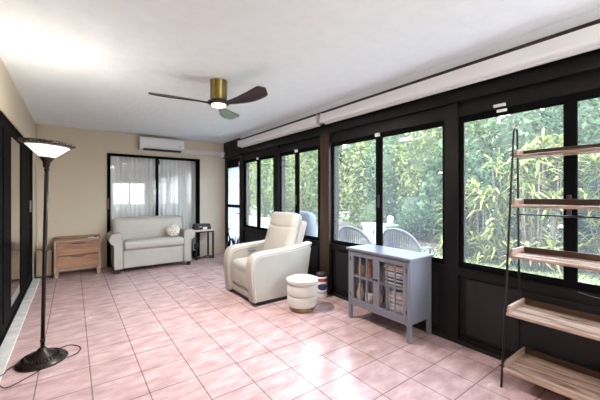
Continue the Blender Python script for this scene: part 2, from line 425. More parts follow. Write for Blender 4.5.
MB().box(2.63, 2.709, 5.70, 5.74, 2.21, 2.33, .004).build('plate', 'post', t)

# left glass doors
m = MB()
m.box(XL-.11, XL-.012, .9, 6.19, 1.985, 2.03); m.box(XL-.11, XL-.005, .9, 6.19, 0.0, .045)
m.box(XL-.11, XL-.005, 6.14, 6.19, .045, 1.985); m.box(XL-.11, XL-.005, .9, .95, .045, 1.985)
d = struct(m.build('door_3', 'black'))
def slider(parent, y0, y1, x, pm, wl=.07, wr=.07):
    s_ = MB().box(x-.010, x+.010, y0, y0+wl, .05, 1.98).box(x-.010, x+.010, y1-wr, y1, .05, 1.98).box(x-.010, x+.010, y0+wl, y1-wr, .05, .13).box(x-.010, x+.010, y0+wl, y1-wr, 1.91, 1.98).build('sash', 'black', parent)
    MB().box(x-.003, x+.003, y0+wl, y1-wr, .13, 1.91).build('pane', pm, s_)
    return s_
slider(d, .96, 2.60, -.515, 'doorglass'); slider(d, 2.605, 3.68, -.515, 'doorglass', .07, .07); slider(d, 3.685, 4.245, -.515, 'doorglass', .09, .40); slider(d, 4.25, 5.04, -.515, 'doorglass', .01, .03)
sc = slider(d, 5.05, 6.13, -.515, 'black', .12, .10)
MB().box(XL-.022, XL-.004, 5.98, 6.02, 1.05, 1.22, .004).build('door_handle', 'grey', sc)
struct(MB().box(XL-.004, -.405, YN, 6.2, 0.0, .022, .004).build('baseboard_left', 'sill'))
struct(MB().box(XL, -.48, 6.20, YB-.002, .0, .02).build('trim_6', 'trimwhite'))
# house room behind the left doors (dim)
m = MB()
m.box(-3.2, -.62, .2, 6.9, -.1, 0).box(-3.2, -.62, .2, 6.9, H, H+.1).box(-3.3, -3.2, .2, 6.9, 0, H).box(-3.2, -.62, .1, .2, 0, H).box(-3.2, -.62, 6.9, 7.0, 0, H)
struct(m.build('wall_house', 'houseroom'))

# back sliding door
m = MB(); Y0, Y1 = YB-.025, YB+.06
m.box(.495, .525, Y0, Y1, 0.0, 2.06); m.box(2.142, 2.171, Y0, Y1, 0.0, 2.06); m.box(.525, 2.142, Y0, Y1, 2.03, 2.06); m.box(.525, 2.142, Y0, Y1, 0, .04)
d = struct(m.build('door_1', 'black'))
for a, b, y in ((.526, 1.355, YB-.005), (1.315, 2.141, YB+.03)):
    s_ = MB().box(a, a+.022, y-.012, y+.012, .045, 2.029).box(b-.04, b, y-.012, y+.012, .045, 2.029).box(a+.022, b-.04, y-.012, y+.012, .045, .12).box(a+.022, b-.04, y-.012, y+.012, 2.012, 2.029).build('sash', 'black', d)
    MB().box(a+.022, b-.04, y-.003, y+.003, .12, 2.012).build('pane', 'doorglass', s_)
MB().box(.498, .522, YB-.055, YB-.026, 1.04, 1.24, .006).build('door_handle', 'handle', d, label='worn bronze pull handle')
MB().box(1.34, 1.375, YB-.035, YB-.018, 1.90, 1.99, .003).build('latch', 'blackmetal', d)
m = MB(); m.box(.2, 2.5, 7.6, 7.7, 0, H).box(.1, .2, 6.70, 7.7, 0, H).box(2.5, 2.6, 6.70, 7.7, 0, H).box(.1, 2.6, 6.70, 7.7, H, H+.1).box(.1, 2.6, 6.70, 7.7, -.1, 0)
struct(m.build('wall_closet', 'wall'))
def curtain(x0, x1, label):
    m = MB(); n = int((x1-x0)/.008); rows = []
    r = random.Random(int(x0*100)); ph = r.random()*6
    for z in (.03, .7, 1.4, 2.10):
        rows.append(m._v([(x0+(x1-x0)*i/n, 6.76+.018*math.sin(i*.62+ph+.3*math.sin(i*.11))*(1-.15*z)+.008*math.sin(i*.19+z), z) for i in range(n+1)]))
    for A, B in zip(rows, rows[1:]):
        for i in range(n): m._f([A[i], A[i+1], B[i+1], B[i]], True)
    rod = m
    t = thing('curtain', label, 'curtain', ((x0+x1)/2, 6.76, .03), 'sheer curtains behind the sliding door')
    m.build('drape', 'curtain', t, fix=False)
    MB().tube([(x0-.02, 6.76, 2.115), (x1+.02, 6.76, 2.115)], .01).build('rod', 'white', t)
curtain(.40, 1.33, 'grey sheer curtain behind the left pane of the sliding door')
curtain(1.40, 2.32, 'grey sheer curtain behind the right pane of the sliding door')

# ------------------------------------------------------------------ wall unit and cover strip
t = thing('air_conditioner', 'white wall-mounted air conditioner above the sliding door', 'air conditioner', (1.40, 6.55, 2.15))
m = MB(); m.prism([(6.5695, 2.395), (6.568, 2.15), (6.50, 2.145), (6.40, 2.175), (6.372, 2.22), (6.372, 2.375), (6.40, 2.395)], 'x', 1.0, 1.80, .006); m.build('case', 'white', t)
MB().box(1.03, 1.77, 6.45, 6.50, 2.3955, 2.402).build('air_grille', 'grey', t)
MB().prism([(6.376, 2.178), (6.40, 2.158), (6.44, 2.148), (6.436, 2.142), (6.395, 2.150), (6.368, 2.174)], 'x', 1.06, 1.74).build('louver', 'darkplastic', t, label='dark louver slot')
MB().box(1.70, 1.735, 6.3705, 6.3725, 2.25, 2.265).build('display', 'grey', t)
t = thing('pipe_cover', 'white pipe cover strip running from the air conditioner to the dark wall', 'pipe cover', (2.2, 6.56, 2.14))
MB().box(1.81, 2.66, 6.50, 6.569, 2.145, 2.235, .008).build('channel', 'trimwhite', t); MB().box(2.61, 2.70, 6.48, 6.569, 2.13, 2.245, .008).build('end_cap', 'white', t)
struct(MB().tube([(XL+.02, YB-.012, .02), (XL+.02, YB-.012, H-.01)], .006, 8).build('trim_7', 'trimwhite'))

# ------------------------------------------------------------------ ceiling fan
FX, FY = 1.19, 3.01
t = thing('ceiling_fan', 'ceiling fan with brass housing, three dark wood blades and a lit lamp', 'ceiling fan', (FX, FY, H))
MB().lathe([(0, -.001), (.085, -.001), (.086, -.006), (.083, -.012), (.083, -.190), (.080, -.197), (0, -.197)], (FX, FY, H), 48).build('housing', 'brass', t)
MB().lathe([(0, -.1975), (.082, -.1975), (.11, -.212), (.112, -.228), (.095, -.240), (.075, -.243), (0, -.243)], (FX, FY, H), 48).build('hub', 'walnut', t)
MB().lathe([(0, -.2435), (.070, -.2435), (.068, -.252), (.05, -.259), (.03, -.262), (0, -.263)], (FX, FY, H), 40).build('lamp', 'lens', t, label='lit round lamp')
def blade(ang):
    T = Matrix.Translation((FX, FY, H-.228)) @ Matrix.Rotation(R(ang), 4, 'Z')
    m = MB(T); NS, NC = 26, 8; top = []; bot = []
    for i in range(NS+1):
        s = i/NS; r = .07+.57*s
        wd = .055+.070*math.sin(min(1, s*1.25)*math.pi/2)**1.2 + .020*s
        if s > .90: wd *= math.sqrt(max(.05, 1-((s-.90)/.105)**2))
        pitch = R(10+14*math.sin(s*math.pi*.75)) ; zc = .025*s*s-.012 ; sweep = .035*math.sin(s*math.pi)
        a = []; b = []
        for j in range(NC+1):
            c = (j/NC-.5)*wd; th = .006*(1-(2*abs(j/NC-.5))**2)+.0012; cam = .010*(1-(2*abs(j/NC-.5))**2)
            y = c*math.cos(pitch)+sweep; z = -c*math.sin(pitch)+zc+cam
            a.append((r, y, z+th)); b.append((r, y, z-th))
        top.append(m._v(a)); bot.append(m._v(b))
    for i in range(NS):
        for j in range(NC):
            m._f([top[i][j], top[i+1][j], top[i+1][j+1], top[i][j+1]], True); m._f([bot[i][j], bot[i][j+1], bot[i+1][j+1], bot[i+1][j]], True)
        m._f([top[i][0], bot[i][0], bot[i+1][0], top[i+1][0]], True); m._f([top[i][NC], top[i+1][NC], bot[i+1][NC], bot[i][NC]], True)
    for q in (0, NS):
        for j in range(NC): m._f([top[q][j], top[q][j+1], bot[q][j+1], bot[q][j]], True)
    m.build('blade', 'walnut', t)
for a in (168, 50, -73): blade(a)

# ------------------------------------------------------------------ floor lamp (torchiere)
LX, LY = -.195, 3.15
t = thing('floor_lamp', 'tall dark bronze torchiere floor lamp with white glass bowl, beside the left glass door', 'floor lamp', (LX, LY, 0))
TX, TZ = .030, 1.525          # lean
def lp(z): return (LX+TX*z/1.6, LY+.0*z, z)
MB().lathe([(0, .001), (.160, .001), (.165, .008), (.160, .017), (.140, .024), (.134, .031), (.118, .036), (.112, .044), (.092, .050), (.086, .058), (.062, .066), (.055, .076), (.036, .083), (.028, .098), (.018, .108), (0, .108)], (LX, LY, 0), 56).build('base', 'bronze', t)
m = MB()
for k in range(36):
    a = 2*math.pi*k/36
    m.tube([(LX+.098*math.cos(a), LY+.098*math.sin(a), .052), (LX+.126*math.cos(a), LY+.126*math.sin(a), .038)], [.003, .005], 6)
m.build('base_beading', 'bronze', t)
m = MB().tube([lp(.104), lp(.75), lp(1.53)], .0140, 16)
for z in (.16, .86, 1.50): m.tube([lp(z-.012), lp(z-.006), lp(z+.006), lp(z+.012)], [.013, .018, .018, .013], 16)
m.build('pole', 'bronze', t)
c = lp(1.60); tilt = Matrix.Translation(c) @ Matrix.Rotation(R(4), 4, 'Y')
MB(tilt).lathe([(0, -.085), (.018, -.085), (.022, -.070), (.024, -.045), (.040, -.020), (.052, -.003), (.0, -.003)], n=32).build('cup', 'bronze', t)
MB(tilt).lathe([(.035, -.002), (.056, .004), (.095, .040), (.128, .072), (.152, .092), (.149, .095), (.125, .077), (.091, .045), (.052, .010), (.035, .004)], n=56, close=True).build('bowl', 'alabaster', t)
m = MB(tilt).lathe([(.143, .083), (.162, .094), (.180, .101), (.179, .113), (.160, .110), (.141, .092)], n=64, close=True)
m.build('rim', 'rim', t, label='dark speckled bronze rim')
pl = bpy.data.lights.new('bulb_light', 'POINT'); pl.energy = 4.2; pl.color = (1, .95, .86); pl.shadow_soft_size = .05
lo = bpy.data.objects.new('bulb_light', pl); COL.objects.link(lo); lo.location = Vector(c)+Vector((0.005, 0, .085))
# cord
pts = []
ctrl = [(LX+.10, LY+.13, .006), (LX+.20, LY+.15, .005), (LX+.235, LY+.05, .005), (LX+.20, LY-.06, .005)]
def cr(P, n=8):
    o = []; Q = [P[0]]+P+[P[-1]]
    for i in range(1, len(Q)-2):
        for k in range(n):
            u = k/n; a, b, c_, d_ = [Vector(Q[i+j]) for j in (-1, 0, 1, 2)]
            o.append(.5*((2*b)+(-a+c_)*u+(2*a-5*b+4*c_-d_)*u*u+(-a+3*b-3*c_+d_)*u**3))
    o.append(Vector(P[-1])); return o
m = MB().tube(cr([(LX+.08, LY+.145, .006), (LX+.17, LY+.18, .005), (LX+.245, LY+.08, .005), (LX+.22, LY-.03, .005), (LX+.155, LY-.065, .005)]), .0032, 8)
m.tube(cr([(LX-.165, LY+.02, .006), (LX-.20, LY-.03, .006), (-.395, 3.02, .028), (-.44, 2.95, .028), (-.40, 2.86, .028), (-.36, 2.84, .006), (LX-.08, LY-.25, .005), (LX, LY-.172, .005)]), .0032, 8)
m.build('cord', 'blackmetal', t)

# ------------------------------------------------------------------ loveseat
t = thing('loveseat', 'light grey leather loveseat with rolled arms in front of the sliding door', 'sofa', (1.155, 6.15, 0))
SY = 5.85
MB().soft(.671, 1.649, SY+.01, 6.42, .075, .375, .02, (0, .006, 0)).build('base', 'sofa', t)
MB().box(.673, 1.647, SY+.003, SY+.012, .300, .306).build('seam', 'grey', t)
MB().soft(.674, 1.646, SY-.025, 6.12, .378, .530, .045, (0, .012, .012)).build('seat_cushion', 'sofa', t)
T = Matrix.Translation((0, 6.13, .50)) @ Matrix.Rotation(R(-8), 4, 'X')
MB(T).soft(.545, 1.72, 0, .20, -.02, .415, .06, (0, .02, .01), 14).build('backrest', 'sofa', t)
def arm(sd, xi):
    """sd = +1 for the arm whose outside faces +x; xi = inner face"""
    P = [(0, .07), (0, .60), (.004, .635), (.02, .658), (.05, .668), (.10, .668), (.15, .655), (.185, .622), (.198, .580), (.193, .535), (.172, .498), (.140, .478), (.128, .455), (.126, .40), (.126, .07)]
    P = [(xi+sd*u, z) for u, z in P]
    MB().prism(P, 'y', SY, 6.44, .014).build('arm', 'sofa', t)
    m = MB(); Q = P[1:13]
    m.tube([(x, SY-.003, z) for x, z in [P[0]]+P[1:]], .0045, 6); m.build('welt', 'sofa', t)
arm(-1, .668); arm(1, 1.652)
for x in (.585, 1.735):
    for y in (SY+.03, 6.38):
        MB().prism([(x-.03, 0.001), (x+.03, .001), (x+.035, .072), (x-.035, .072)], 'y', y-.03, y+.03, .004).build('foot', 'blackmetal', t)
t = thing('throw_pillow', 'round beige patterned pillow on the right side of the grey loveseat', 'pillow', (1.47, 5.97, .52))
m = MB(Matrix.Translation((1.485, 5.985, .650)) @ Matrix.Rotation(R(-14), 4, 'X') @ Matrix.Scale(.62, 4, (0, 1, 0)))
bm2 = bmesh.new(); bmesh.ops.create_icosphere(bm2, subdivisions=4, radius=.122)
for v in bm2.verts: v.co *= 1+.03*noise.noise(v.co*12)
m.merge(bm2, True); m.build('cover', 'pillow', t)

# ------------------------------------------------------------------ end table + box
t = thing('side_table', 'small side table with pale wood top and black metal frame, right of the loveseat', 'side table', (2.13, 6.33, 0))
MB().box(1.945, 2.35, 6.17, 6.50, .565, .595, .004).build('tabletop', 'tabletop', t)
def sq(x, y, z0, z1, r=.014): return (x-r, x+r, y-r, y+r, z0, z1)
for x in (1.985, 2.325):
    for y in (6.19, 6.48):
        MB().box(*sq(x, y, .001, .564)).build('leg', 'blackmetal', t)
for q in ((2.0, 2.31, 6.18, 6.20, .54, .564), (2.0, 2.31, 6.47, 6.49, .54, .564), (1.975, 1.995, 6.206, 6.464, .001, .025), (2.315, 2.335, 6.206, 6.464, .001, .025)):
    MB().box(*q).build('rail', 'blackmetal', t)
m = MB(); a = Vector((1.98, 6.20, .012)); b = Vector((2.30, 6.47, .012)); m.tube([a, b], .010, 4); m.tube([(1.98, 6.47, .012), (2.30, 6.20, .012)], .0095, 4)
m.build('cross_brace', 'blackmetal', t)
MB().box(1.945, 2.03, 6.205, 6.24, .22, .33, .006).build('power_block', 'darkplastic', t, label='dark block hung between the legs')
t = thing('storage_box', 'dark purple-black box with a white label on the small side table', 'box', (2.12, 6.31, .595))
MB().soft(1.965, 2.30, 6.22, 6.42, .596, .662, .012).build('box_body', 'darkplastic', t); MB().soft(1.975, 2.29, 6.23, 6.41, .663, .708, .012, (0, 0, .006)).build('lid', 'darkplastic', t)
MB().box(2.125, 2.21, 6.214, 6.219, .602, .648).build('paper_label', 'white', t, label='white paper label'); 
MB().box(2.05, 2.10, 6.215, 6.226, .645, .67, .003).build('clasp', 'grey', t)

# ------------------------------------------------------------------ wooden chest
t = thing('nightstand', 'two-drawer weathered wood nightstand against the back wall left of the loveseat', 'nightstand', (.065, 6.32, 0))
X0_, X1_ = -.235, .370; YF = 6.115
m = MB().box(X0_, X0_+.028, YF, 6.53, .11, .555).box(X1_-.028, X1_, YF, 6.53, .11, .555).box(X0_+.028, X1_-.028, YF+.005, 6.53, .11, .135).box(X0_+.028, X1_-.028, 6.515, 6.53, .135, .555)
m.build('case', 'chestlight', t)
MB().box(X0_-.01, X1_+.01, YF-.012, 6.535, .556, .580, .003).build('top', 'chestlight', t)
MB().box(X0_-.01, X1_+.01, 6.50, 6.535, .581, .612, .003).build('back_rail', 'chest', t)
for z0, z1 in ((.145, .335), (.345, .548)):
    dr = MB().box(X0_+.032, X1_-.032, YF-.006, YF+.30, z0, z1, .002).build('drawer', 'chest', t)
    MB().prism([(X0_+.20, z1-.018), (X0_+.24, z1-.030), (X1_-.24, z1-.030), (X1_-.20, z1-.018), (X1_-.20, z1-.012), (X0_+.20, z1-.012)], 'y', YF-.009, YF-.0065).build('finger_pull', 'darkplastic', dr)
for x in (X0_, X1_-.055):
    for y in (YF+.002, 6.47):
        MB().prism([(x, .109), (x+.055, .109), (x+.048, .001), (x+.008, .001)], 'y', y, y+.05).build('leg', 'chestlight', t)
m = thing('outlet_hub', 'white charging plate with black socket on the nightstand top', 'power outlet', (.30, 6.30, .58))
MB().box(.20, .345, 6.22, 6.33, .5805, .592, .003).build('plate', 'white', m); MB().box(.285, .330, 6.235, 6.315, .5922, .600, .003).build('socket', 'blackmetal', m)
t = thing('cardboard_box', 'tan box standing in the corner left of the nightstand', 'box', (-.35, 6.33, 0))
MB().box(-.455, -.265, 6.22, 6.42, .04, .42, .006).build('box_body', 'tan', t); MB().box(-.46, -.26, 6.215, 6.425, .4205, .440, .004).build('lid', 'tan', t)
for q in ((-.455, 6.22), (-.285, 6.22), (-.455, 6.40), (-.285, 6.40)): MB().box(q[0], q[0]+.02, q[1], q[1]+.02, .001, .0395).build('foot', 'blackmetal', t)

# ------------------------------------------------------------------ recliner
t = thing('recliner', 'cream leather power recliner armchair facing left, near the windows', 'armchair', (2.1, 3.6, 0))
YA, YZ = 3.18, 4.00
def smooth_path(P, n=6): return [(p.x, p.z) for p in cr([(a, 0, b) for a, b in P], n)]
def rarm(y0, y1):
    out = [(1.712, .045), (1.695, .20), (1.685, .40), (1.70, .51), (1.77, .565), (1.98, .583), (2.25, .603), (2.50, .642), (2.53, .60), (2.505, .45), (2.475, .30), (2.44, .045)]
    return MB().prism(smooth_path(out[:8], 4)+out[8:], 'y', y0, y1, .010).build('arm', 'cream', t)
def pad(y0, y1):
    P = smooth_path([(1.700, .050), (1.680, .20), (1.668, .42), (1.690, .535), (1.765, .583), (1.98, .600), (2.25, .620), (2.54, .662)], 6)
    m = MB(); rings = []
    n = len(P)
    for i, (x, z) in enumerate(P):
        a = Vector(P[max(0, i-1)]); b = Vector(P[min(n-1, i+1)]); dd = (b-a).normalized(); nx, nz = -dd.y, dd.x   # outward
        u = i/(n-1); th = .018+.012*math.sin(u*math.pi)
        ring = []
        for k in range(16):
            an = 2*math.pi*k/16; cy = math.copysign(abs(math.cos(an))**.5, math.cos(an)); cz = math.copysign(abs(math.sin(an))**.7, math.sin(an))
            hw = (y1-y0)/2*(1 if u < .75 else 1-.15*(u-.75)/.25)
            ring.append((x+nx*cz*th, (y0+y1)/2+cy*hw, z+nz*cz*th))
        rings.append(m._v(ring))
    for A, B in zip(rings, rings[1:]):
        for k in range(16): m._f([A[k], A[(k+1) % 16], B[(k+1) % 16], B[k]], True)
    m._f(rings[0][::-1]); m._f(rings[-1])
    m.build('arm_pad', 'cream', t)
    for yy in (y0-.002, y1+.002):
        MB().tube([(x+.016, yy, z-.016) for x, z in P[2:-1]], .004, 6).build('piping', 'piping', t)
rarm(YA+.012, YA+.135); rarm(YZ-.135, YZ-.012); pad(YA-.002, YA+.150); pad(YZ-.150, YZ+.002)
MB().box(1.73, 2.42, YA+.03, YZ-.03, .001, .05, .004).build('plinth', 'blackmetal', t, label='black plinth')
sy0, sy1 = YA+.155, YZ-.155
MB().soft(1.735, 2.40, sy0, sy1, .055, .30, .02).build('chassis', 'cream', t)
MB().soft(1.690, 1.76, sy0, sy1, .150, .40, .03, (.012, 0, 0)).build('footrest', 'cream', t)
MB().soft(1.700, 1.75, sy0, sy1, .055, .148, .015, (.004, 0, 0)).build('front_rail', 'cream', t)
MB().soft(1.692, 2.26, sy0+.001, sy1-.001, .302, .458, .055, (.012, 0, .018), 12).build('seat_cushion', 'cream', t)
T = Matrix.Translation((2.17, (YA+YZ)/2, .42)) @ Matrix.Rotation(R(17.5), 4, 'Y')
m = MB(); m.soft(-.03, .12, -.305, .305, -.02, .672, .055, (.028, 0, .006), 44)
for v in m.bm.verts:
    if v.co.x < .05:
        v.co.x += .018*math.exp(-((v.co.z-.455-.03*(v.co.y/.3)**2)/.016)**2)
for v in m.bm.verts: v.co = T @ v.co
m.build('back_cushion', 'cream', t)
MB(T).soft(.10, .185, -.335, .335, -.05, .60, .03, (.01, 0, 0), 10).build('back_shell', 'cream', t)
MB(T).tube([(.105, -.336, .05), (.105, -.338, .3), (.105, -.336, .57)], .005, 6).build('piping', 'grey', t)
cp = MB().box(1.93, 2.06, YZ-.158, YZ-.152, .520, .548, .003).build('control_panel', 'grey', t, label='silver control panel')
for k in range(4): MB().box(1.94+k*.03, 1.96+k*.03, YZ-.161, YZ-.1585, .528, .540).build('button', 'darkplastic', cp)

# ------------------------------------------------------------------ ottoman
OX, OY = 2.11, 2.83
t = thing('ottoman', 'small round cream channelled ottoman with wood base beside the recliner', 'ottoman', (OX, OY, 0))
MB().lathe([(0, .001), (.135, .001), (.138, .008), (.138, .052), (0, .052)], (OX, OY, 0), 48).build('base', 'ottbase', t, label='brown wood base')
def band(z0, z1, r):
    h = z1-z0; p = [(0, z0)]+[(r-.011+.011*math.sin(math.pi*k/10)**.35, z0+h*k/10) for k in range(11)]+[(0, z1)]
    return MB().lathe(p, (OX, OY, 0), 56)
band(.054, .175, .172).build('lower_channel', 'ottoman', t); band(.176, .297, .175).build('upper_channel', 'ottoman', t)
MB().lathe([(0, .298), (.160, .298), (.176, .306), (.182, .325), (.178, .345), (.160, .358), (.12, .366), (.06, .370), (0, .371)], (OX, OY, 0), 56).build('lid_cushion', 'ottoman', t)
MB().tube([(OX+.179*math.cos(k*math.pi/24), OY+.179*math.sin(k*math.pi/24), .3455) for k in range(48)], .0035, 6, closed=True).build('welt', 'ottoman', t)

# ------------------------------------------------------------------ canister behind ottoman
CX, CY = 2.565, 3.03
t = thing('canister', 'white canister with dark lid and navy label on the floor behind the ottoman', 'canister', (CX, CY, 0))
MB().lathe([(0, .001), (.070, .001), (.074, .006), (.074, .255), (.068, .262), (0, .262)], (CX, CY, 0), 40).build('canister_body', 'white', t)
MB().lathe([(0, .263), (.066, .263), (.070, .270), (.070, .300), (.050, .312), (0, .314)], (CX, CY, 0), 40).build('lid', 'darkplastic', t)
def wrap(a0, a1, z0, z1, name, mm, ell=False):
    m = MB(); n = 20; up = []; dn = []
    for i in range(n+1):
        a = R(a0+(a1-a0)*i/n); zm = (z0+z1)/2; hh = (z1-z0)/2*(math.sqrt(max(.0, 1-(2*i/n-1)**2)) if ell else 1)+.0003
        up.append((CX+.0748*math.cos(a), CY+.0748*math.sin(a), zm+hh)); dn.append((CX+.0748*math.cos(a), CY+.0748*math.sin(a), zm-hh))
    U, D = m._v(up), m._v(dn)
    for i in range(n): m._f([D[i], D[i+1], U[i+1], U[i]], True)
    m.build(name, mm, t)
wrap(-180, -40, .205, .245, 'red_band', 'red'); wrap(-170, -60, .10, .18, 'navy_label', 'navy', True); wrap(0, 359, .055, .075, 'grey_band', 'grey')

# ------------------------------------------------------------------ blue grey cabinet
t = thing('display_cabinet', 'blue-grey cabinet with two glass-paned doors under the middle window', 'cabinet', (2.53, 1.96, 0))
cx0, cx1, cy0, cy1 = 2.362, 2.700, 1.60, 2.345; zb, zt = .155, .722
for x in (cx0, cx1-.035):
    for y in (cy0, cy1-.035):
        MB().box(x, x+.035, y, y+.035, .001, zt, .002).build('leg', 'cab', t)
m = MB().box(cx0+.036, cx1-.036, cy0+.005, cy0+.02, zb, zt).build('side_panel', 'cab', t)
MB().box(cx0+.036, cx1-.036, cy1-.02, cy1-.005, zb, zt).build('side_panel', 'cab', t)
MB().box(cx1-.014, cx1-.004, cy0+.036, cy1-.036, zb, zt).build('back_panel', 'cabin', t)
MB().box(cx0+.025, cx1-.015, cy0+.0355, cy1-.0355, zb+.01, zb+.03).build('bottom_panel', 'cabin', t)
MB().box(cx0+.03, cx1-.015, cy0+.0355, cy1-.0355, .450, .464).build('inner_shelf', 'cabin', t)
MB().box(cx0+.004, cx0+.022, cy0+.036, cy1-.036, zb-.005, zb+.035).build('apron', 'cab', t); MB().box(cx0+.004, cx0+.022, cy0+.036, cy1-.036, zt-.02, zt).build('top_rail', 'cab', t)
MB().box(cx0-.018, cx1+.012, cy0-.018, cy1+.018, zt+.001, zt+.024, .004).build('top', 'cab', t)
ym = (cy0+cy1)/2
for (a, b, hs) in ((cy0+.037, ym-.001, 1), (ym+.001, cy1-.037, -1)):
    z0, z1 = zb+.037, zt-.021; fx0, fx1 = cx0-.002, cx0+.018; fw = .034
    m = MB().box(fx0, fx1, a, a+fw, z0, z1).box(fx0, fx1, b-fw, b, z0, z1).box(fx0, fx1, a+fw, b-fw, z0, z0+fw).box(fx0, fx1, a+fw, b-fw, z1-fw, z1)
    dr = m.build('door', 'cab', t)
    w_ = (b-a-2*fw); m = MB()
    for k in (1, 2): m.box(fx0+.003, fx1-.003, a+fw+w_*k/3-.006, a+fw+w_*k/3+.006, z0+fw, z1-fw)
    zc = z0+fw+(z1-z0-2*fw)*.52; m.box(fx0+.004, fx1-.004, a+fw, b-fw, zc-.006, zc+.006)
    m.build('muntins', 'cab', dr)
    MB().box(fx1-.004, fx1-.002, a+fw, b-fw, z0+fw, z1-fw).build('pane', 'cabglass', dr)
    ky = b-.016 if hs == 1 else a+.016
    MB(Matrix.Translation((fx0, ky, .48)) @ Matrix.Rotation(R(-90), 4, 'Y')).lathe([(0, .0), (.005, 0), (.005, .010), (.011, .014), (.012, .020), (.008, .025), (0, .026)], n=16).build('knob', 'blackmetal', dr)
    for z in (z0+.07, z1-.07):
        hy = a-.003 if hs == 1 else b+.003
        MB().tube([(fx0-.003, hy, z-.02), (fx0-.003, hy, z+.02)], .004, 8).build('hinge', 'blackmetal', dr)
# contents
pal = {'orange': (.62, .28, .10), 'white': (.75, .74, .72), 'navy': (.03, .04, .12), 'black': (.02, .02, .02), 'tan': (.50, .36, .22), 'pale blue': (.42, .52, .66), 'red': (.42, .06, .06), 'cream': (.72, .66, .54), 'grey': (.35, .35, .37), 'pink': (.66, .42, .40)}
for k, v in pal.items(): M['c_'+k] = mat('cover_'+k.replace(' ', '_'), v, .5)
def boxed(x0, x1, y0, y1, z0, z1, c, label, grp):
    o = thing('book', label, 'book', ((x0+x1)/2, (y0+y1)/2, z0), grp)
    MB().box(x0, x1, y0, y1, z0, z0+.003).box(x0, x1, y0, y1, z1-.003, z1).box(x1-.003, x1, y0, y1, z0+.003, z1-.003).build('cover', 'c_'+c, o)
    MB().box(x0+.004, x1-.0035, y0+.004, y1-.004, z0+.0032, z1-.0032).build('pages', 'c_white', o)
def gamebox(x0, x1, y0, y1, z0, z1, c, label, grp):
    o = thing('game_box', label, 'box', ((x0+x1)/2, (y0+y1)/2, z0), grp)
    MB().box(x0+.002, x1-.002, y0+.002, y1-.002, z0, z1-.004, .001).build('tray', 'c_white' if c != 'white' else 'c_grey', o)
    MB().box(x0, x1, y0, y1, z0+(z1-z0)*.45, z1, .0015).build('lid', 'c_'+c, o)
z = .4645; r = random.Random(5)
seq = [('black', .034), ('navy', .030), ('pale blue', .016), ('white', .018), ('black', .022), ('orange', .022), ('cream', .016), ('tan', .016)]
pos = ['lowest of the stack', 'second from the bottom', 'third from the bottom', 'mid-stack above the pale blue one', 'mid-stack above the white one', 'upper part of the stack', 'second from the top', 'topmost of the stack']
for (c, h), p in zip(seq, pos):
    dx = r.random()*.012; gamebox(2.40+dx, 2.66, 1.660+dx, 1.915-dx, z, z+h, c, '%s game box behind the right cabinet door, upper shelf, %s' % (c, p), 'game boxes on the upper right cabinet shelf'); z += h+.0006
z = zb+.0305
seq = [('grey', .020), ('white', .014), ('cream', .020), ('white', .016), ('pink', .014), ('white', .018), ('navy', .012), ('cream', .018), ('white', .013), ('red', .012), ('white', .018), ('tan', .016), ('white', .014)]
ords = ['lowest', 'second', 'third', 'fourth', 'fifth', 'sixth', 'seventh', 'eighth', 'ninth', 'tenth', 'eleventh', 'twelfth', 'topmost']
for (c, h), p in zip(seq, ords):
    dx = r.random()*.02; boxed(2.39+dx, 2.60+dx, 1.645+dx*.8, 1.845-dx*.5, z, z+h, c, '%s book, %s of the lower stack counting up, behind the right cabinet door' % (c, p), 'books on the lower right cabinet shelf'); z += h+.0006
def vessel(x, y, z, prof, mm, label, nm='vase', cat='vase', grp=None):
    o = thing(nm, label, cat, (x, y, z+.0006), grp)
    MB().lathe(prof, (x, y, z+.0006), 28).build(nm+'_body', mm, o)
    return o
M['copper'] = mat('copper_glaze', (.45, .18, .09), .3, var=.4, vscale=30); M['amber'] = mat('amber_glass', (.50, .24, .10), .15, var=.3)
vs = lambda h, r1, r2, r3: [(0, 0), (r1*.8, 0), (r1, h*.1), (r2, h*.45), (r3, h*.75), (r3*.8, h*.85), (r3, h), (r3*.85, h), (r3*.6, h*.85), (0, h*.8)]
vessel(2.46, 1.895, zb+.03, [(0, 0), (.025, 0), (.032, .03), (.036, .10), (.026, .16), (.014, .20), (.016, .23), (.010, .23), (0, .2)], 'c_pale blue', 'pale blue-white bottle on the cabinet floor beside the book stack', 'bottle', 'bottle')
vessel(2.45, 2.03, zb+.03, vs(.22, .035, .045, .03), 'c_pink', 'tall pink vase on the cabinet floor behind the left door, nearest the knobs')
vessel(2.45, 2.13, zb+.03, vs(.10, .035, .048, .045), 'c_white', 'short white jar with dark mottling behind the left cabinet door', 'jar', 'jar')
vessel(2.43, 2.235, zb+.03, vs(.19, .03, .042, .025), 'c_tan', 'tan vase on the cabinet floor behind the left door, farthest from the knobs')
vessel(2.57, 2.11, zb+.03, vs(.24, .04, .055, .035), 'c_cream', 'large cream vase at the back behind the left cabinet door')
vessel(2.45, 2.02, .464, vs(.13, .03, .042, .03), 'c_grey', 'grey vase on the upper shelf behind the left cabinet door, nearest the knobs')
vessel(2.44, 2.12, .464, vs(.19, .03, .035, .02), 'copper', 'copper-brown vase on the upper shelf behind the left cabinet door')
vessel(2.44, 2.225, .464, vs(.11, .035, .04, .036), 'amber', 'amber jar on the upper shelf behind the left cabinet door, farthest from the knobs', 'jar', 'jar')
vessel(2.58, 2.17, .464, vs(.20, .035, .05, .03), 'c_pink', 'pink vase at the back of the upper cabinet shelf')

